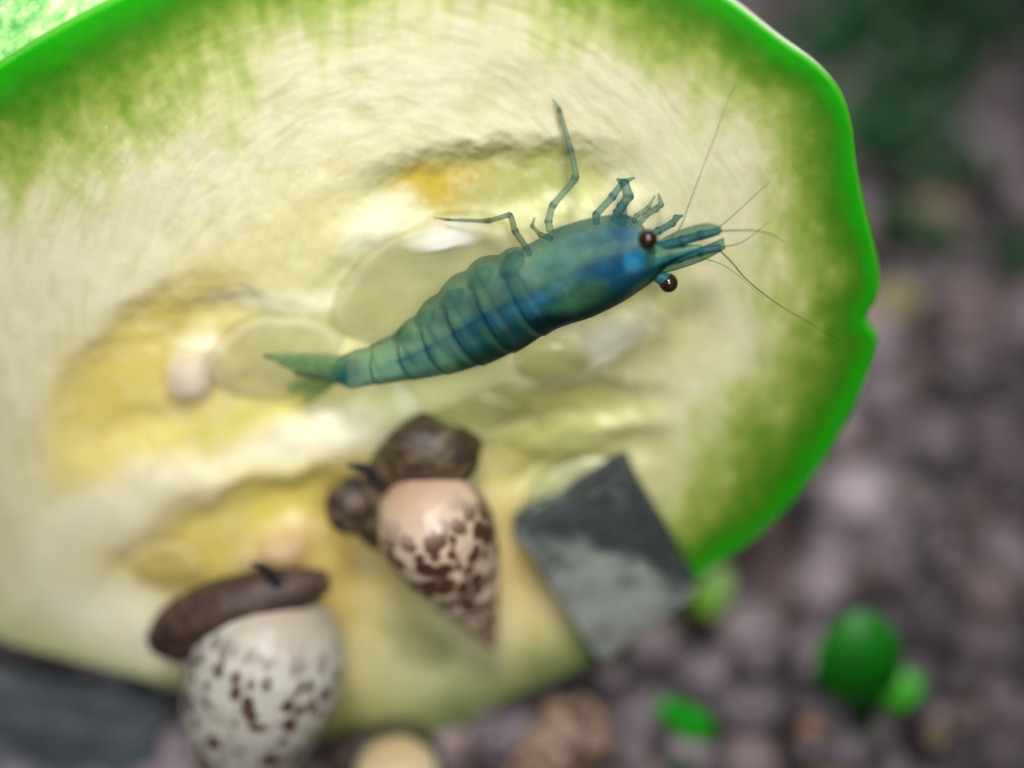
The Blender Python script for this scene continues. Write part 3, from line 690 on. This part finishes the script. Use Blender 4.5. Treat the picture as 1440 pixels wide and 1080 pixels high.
# ------------------------------------------------------------------ stones
def slab(name, quad, off_front, thick, label, cat, c_a, c_b, base_off=None):
    """squared stone: quad of photo pixels on the plane off_front before the cut face, thick mm deep"""
    q = SP(np.array([p[0] for p in quad], float), np.array([p[1] for p in quad], float), off_front)
    n = 26; u = np.linspace(0, 1, n)
    bm = bmesh.new(); bmesh.ops.create_cube(bm, size=1.0)
    bmesh.ops.subdivide_edges(bm, edges=bm.edges, cuts=18, use_grid_fill=True)
    v = np.array([x_.co[:] for x_ in bm.verts]); f = [[k.index for k in p.verts] for p in bm.faces]; bm.free()
    e = .5 - .035; d = v - np.clip(v, -e, e); l = np.linalg.norm(d, axis=1); m_ = l > 1e-9; v[m_] = (np.clip(v, -e, e) + d / np.maximum(l, 1e-9)[:, None] * np.minimum(l, .035)[:, None])[m_]
    a = v[:, 0] + .5; b = v[:, 1] + .5
    base = ((1 - a) * (1 - b))[:, None] * q[0] + (a * (1 - b))[:, None] * q[1] + (a * b)[:, None] * q[2] + ((1 - a) * b)[:, None] * q[3]
    V = base + ((v[:, 2] - .5) * thick)[:, None] * SN
    k = fbm(a * 5 + v[:, 2] * 3, b * 5 + v[:, 2] * 2, 4, 4)
    V = V + (k * .5)[:, None] * (V - V.mean(0)) / 4
    f_ = sstep(-.12, .16, fbm(a * 3.1 + 4, b * 3.1 + v[:, 2] * 2, 1, 4) + .35 * (b - .5) if c_b is not None else k)[:, None]
    col = lin(c_a) * (1 - f_) + lin(c_b) * f_
    o = mesh_obj(name, V, f, M_stone, col=col, origin=V[V[:, 2].argmin()])
    return tag(o, label, cat)
slab('stone_block', [(722, 748), (884, 664), (984, 838), (846, 938)], 2.0, 1.9, 'dark grey squared stone resting against the lower right of the slice', 'stone', (58, 64, 64), (150, 156, 146))
slab('stone_block', [(-160, 968), (222, 1040), (240, 1170), (-160, 1170)], .6, 4.0, 'blue grey stone under the lower left edge of the slice', 'stone', (84, 92, 98), (128, 136, 142))

# ------------------------------------------------------------------ snails in front of the slice foot
s3 = thing('snail', 'small cream round shelled snail half hidden below the slice edge', 'snail', SP(540, 1090, 0), 'snails feeding on the slice')
shell_mesh(SP(575, 1200, 3.4), SP(552, 1056, 4.2), 4.4, SN, shell_material('cream_shell', lin((236, 222, 178)), lin((216, 196, 150)), .3, 6, 3), s3, spin=.6, tint_tip=(.9, .8, .7))
body_mesh(s3, [(515, 1058, 2.2, 52, 30, -8, 1.2), (490, 1066, 2.2, 34, 30, 0, 1.2), (565, 1046, 1.8, 56, 24, 10, 1.0)], [], .2, (52, 42, 38), (84, 68, 60))
s4 = thing('snail', 'tan brown snail lying on the soil below the dark squared stone', 'snail', ground_pt(790, 1060, 0), 'snails feeding on the slice')
gp = lambda a, b, z: ground_pt(a, b, z)
shell_mesh(gp(690, 1120, 1.6), gp(850, 1000, 2.4), 4.4, np.array([.2, -.3, 1.0]), SH_C, s4, spin=.3, tint_tip=(1.0, .9, .85), depth=.16, first=.6)

# ------------------------------------------------------------------ seedlings
def leaf_obj(parent, cen, axis, side, rl, rw, c1, c2, cup=.25):
    v = ICO3; nrm = np.cross(axis, side); nrm /= np.linalg.norm(nrm)
    taper = 1 - .18 * v[:, 0]
    V = cen + (v[:, 0] * rl)[:, None] * axis + (v[:, 1] * taper * rw)[:, None] * side + (v[:, 2] * .22 - cup * rw * (v[:, 0] ** 2 + v[:, 1] ** 2) * .6)[:, None] * nrm
    f = sstep(-.6, .7, v[:, 0] + .3 * fbm(v[:, 0] * 2 + 5, v[:, 1] * 2 + 5, 2))[:, None]
    mesh_obj('leaf', V, ICO3F, M_leaf, parent, col=lin(c1) * (1 - f) + lin(c2) * f)
def seedling(root_px, leaves, label, stem_c=(70, 96, 30), group='green seedlings growing in the soil', stem_r=.35):
    """leaves: (px, py, height mm above the soil, half length px, half width px, screen angle, tilt, c1, c2)"""
    root = ground_pt(root_px[0], root_px[1], 0.2)
    t = thing('seedling', label, 'plant', root, group)
    for (lx, ly, hz, rl, rw, a_, tl, c1, c2) in leaves:
        cen = ground_pt(lx, ly, hz); dep = (cen - CAM) @ FWD; k = dep / FPX
        a = math.radians(a_)
        axis = math.cos(a) * RGT + math.sin(a) * UPV; axis = axis - tl * FWD * -1.0 if False else axis * math.cos(tl) - FWD * math.sin(tl)
        side = -math.sin(a) * RGT + math.cos(a) * UPV
        leaf_obj(t, cen, axis, side, rl * k / max(.3, math.cos(tl)), rw * k, c1, c2)
        base = cen - axis * rl * k * .8
        pts = catmull(np.array([root - np.array([0, 0, .8]), root * .6 + base * .4 + np.array([0, .2, .3]), base]), 20)
        V, F = tube(pts, np.linspace(stem_r, stem_r * .7, 20), 8, nrm=np.array([0.1, 1, 0.2]))
        mesh_obj('stem', V, F, M_leaf, t, col=np.tile(lin(stem_c), (len(V), 1)))
seedling((1212, 1045), [(1210, 928, 5.0, 70, 62, 88, .25, (8, 92, 6), (22, 140, 14)), (1266, 970, 3.0, 34, 30, 25, .2, (70, 196, 30), (80, 210, 36))], 'seedling with one large round dark green leaf and a small bright one', (18, 60, 14))
seedling((1012, 1066), [(964, 1012, 3.4, 50, 24, 148, .3, (30, 170, 28), (18, 150, 16))], 'seedling with a single narrow green leaf on the soil below the squared stone', (40, 90, 20))
seedling((940, 915), [(1004, 832, 4.6, 40, 27, 60, .1, (160, 226, 70), (190, 246, 130))], 'yellow green seedling leaf peeking out beside the dark squared stone', (86, 92, 20))
seedling((960, 1100), [(955, 1078, 1.2, 30, 12, 170, .1, (16, 80, 18), (14, 66, 16))], 'dark green small leaf low on the soil at the narrow leaved seedling')
DG1, DG2 = (16, 70, 26), (24, 92, 38)
seedling((1345, 275), [(1362, 232, 2.6, 34, 30, 60, .3, DG1, DG2)], 'round dark green seedling on the shaded soil beyond the right rind', (20, 60, 20))
BG = [(1120, 40, 40, 26, 30), (1165, 78, 34, 22, 140), (1240, 30, 44, 20, 50), (1290, 10, 38, 18, 110), (1225, 130, 36, 26, 160), (1300, 170, 40, 22, 20), (1180, 12, 30, 20, 80), (1290, 318, 30, 22, 30), (1326, 330, 24, 18, 130), (1428, 352, 34, 30, 90), (1340, 90, 44, 24, 60), (1250, 300, 26, 18, 100), (1212, 185, 30, 20, 40), (1380, 40, 44, 24, 120), (1290, 235, 28, 20, 10)]
for q_ in range(16):
    BG.append((1150 + rng.uniform(0, 300), rng.uniform(-40, 190), rng.uniform(34, 52), rng.uniform(20, 30), rng.uniform(0, 180)))
for i, (bx, by, rl, rw, a_) in enumerate(BG):
    seedling((bx + 6, by + 34), [(bx, by, 2.2 + (i % 3) * .8, rl, rw, a_, .3, DG1, DG2), (bx + 22, by + 14, 1.8, rl * .7, rw * .8, a_ - 90, .3, (24, 78, 26), (34, 100, 40))], 'dark green two leaved seedling in the shaded patch beyond the upper rind', (24, 60, 22), 'seedlings in the shaded back patch')

# pale pebbles on the soil
for px_, py_, r_, c_, lb in ((1262, 420, 1.5, (186, 174, 128), 'pale yellow pebble on the soil next to the notch in the rind'), (1285, 690, 1.0, (150, 138, 134), 'light grey pebble on the open soil right of the slice'), (1140, 1022, .6, (190, 140, 100), 'small orange tan pebble on the soil between two seedlings')):
    c = ground_pt(px_, py_, 1.3); rd = 1 + .5 * fbm(ICO3[:, 0] * 1.5 + px_, ICO3[:, 1] * 1.5 + ICO3[:, 2] + 3, 2, 3)
    V = c + ICO3 * rd[:, None] * r_ * np.array([1.15, .9, .7])
    tag(mesh_obj('pebble', V, ICO3F, M_stone, col=np.tile(lin(c_), (len(V), 1)), origin=c - np.array([0, 0, r_ * .7])), lb, 'pebble')

for o in bpy.data.objects:
    if '_o' in o: del o['_o']
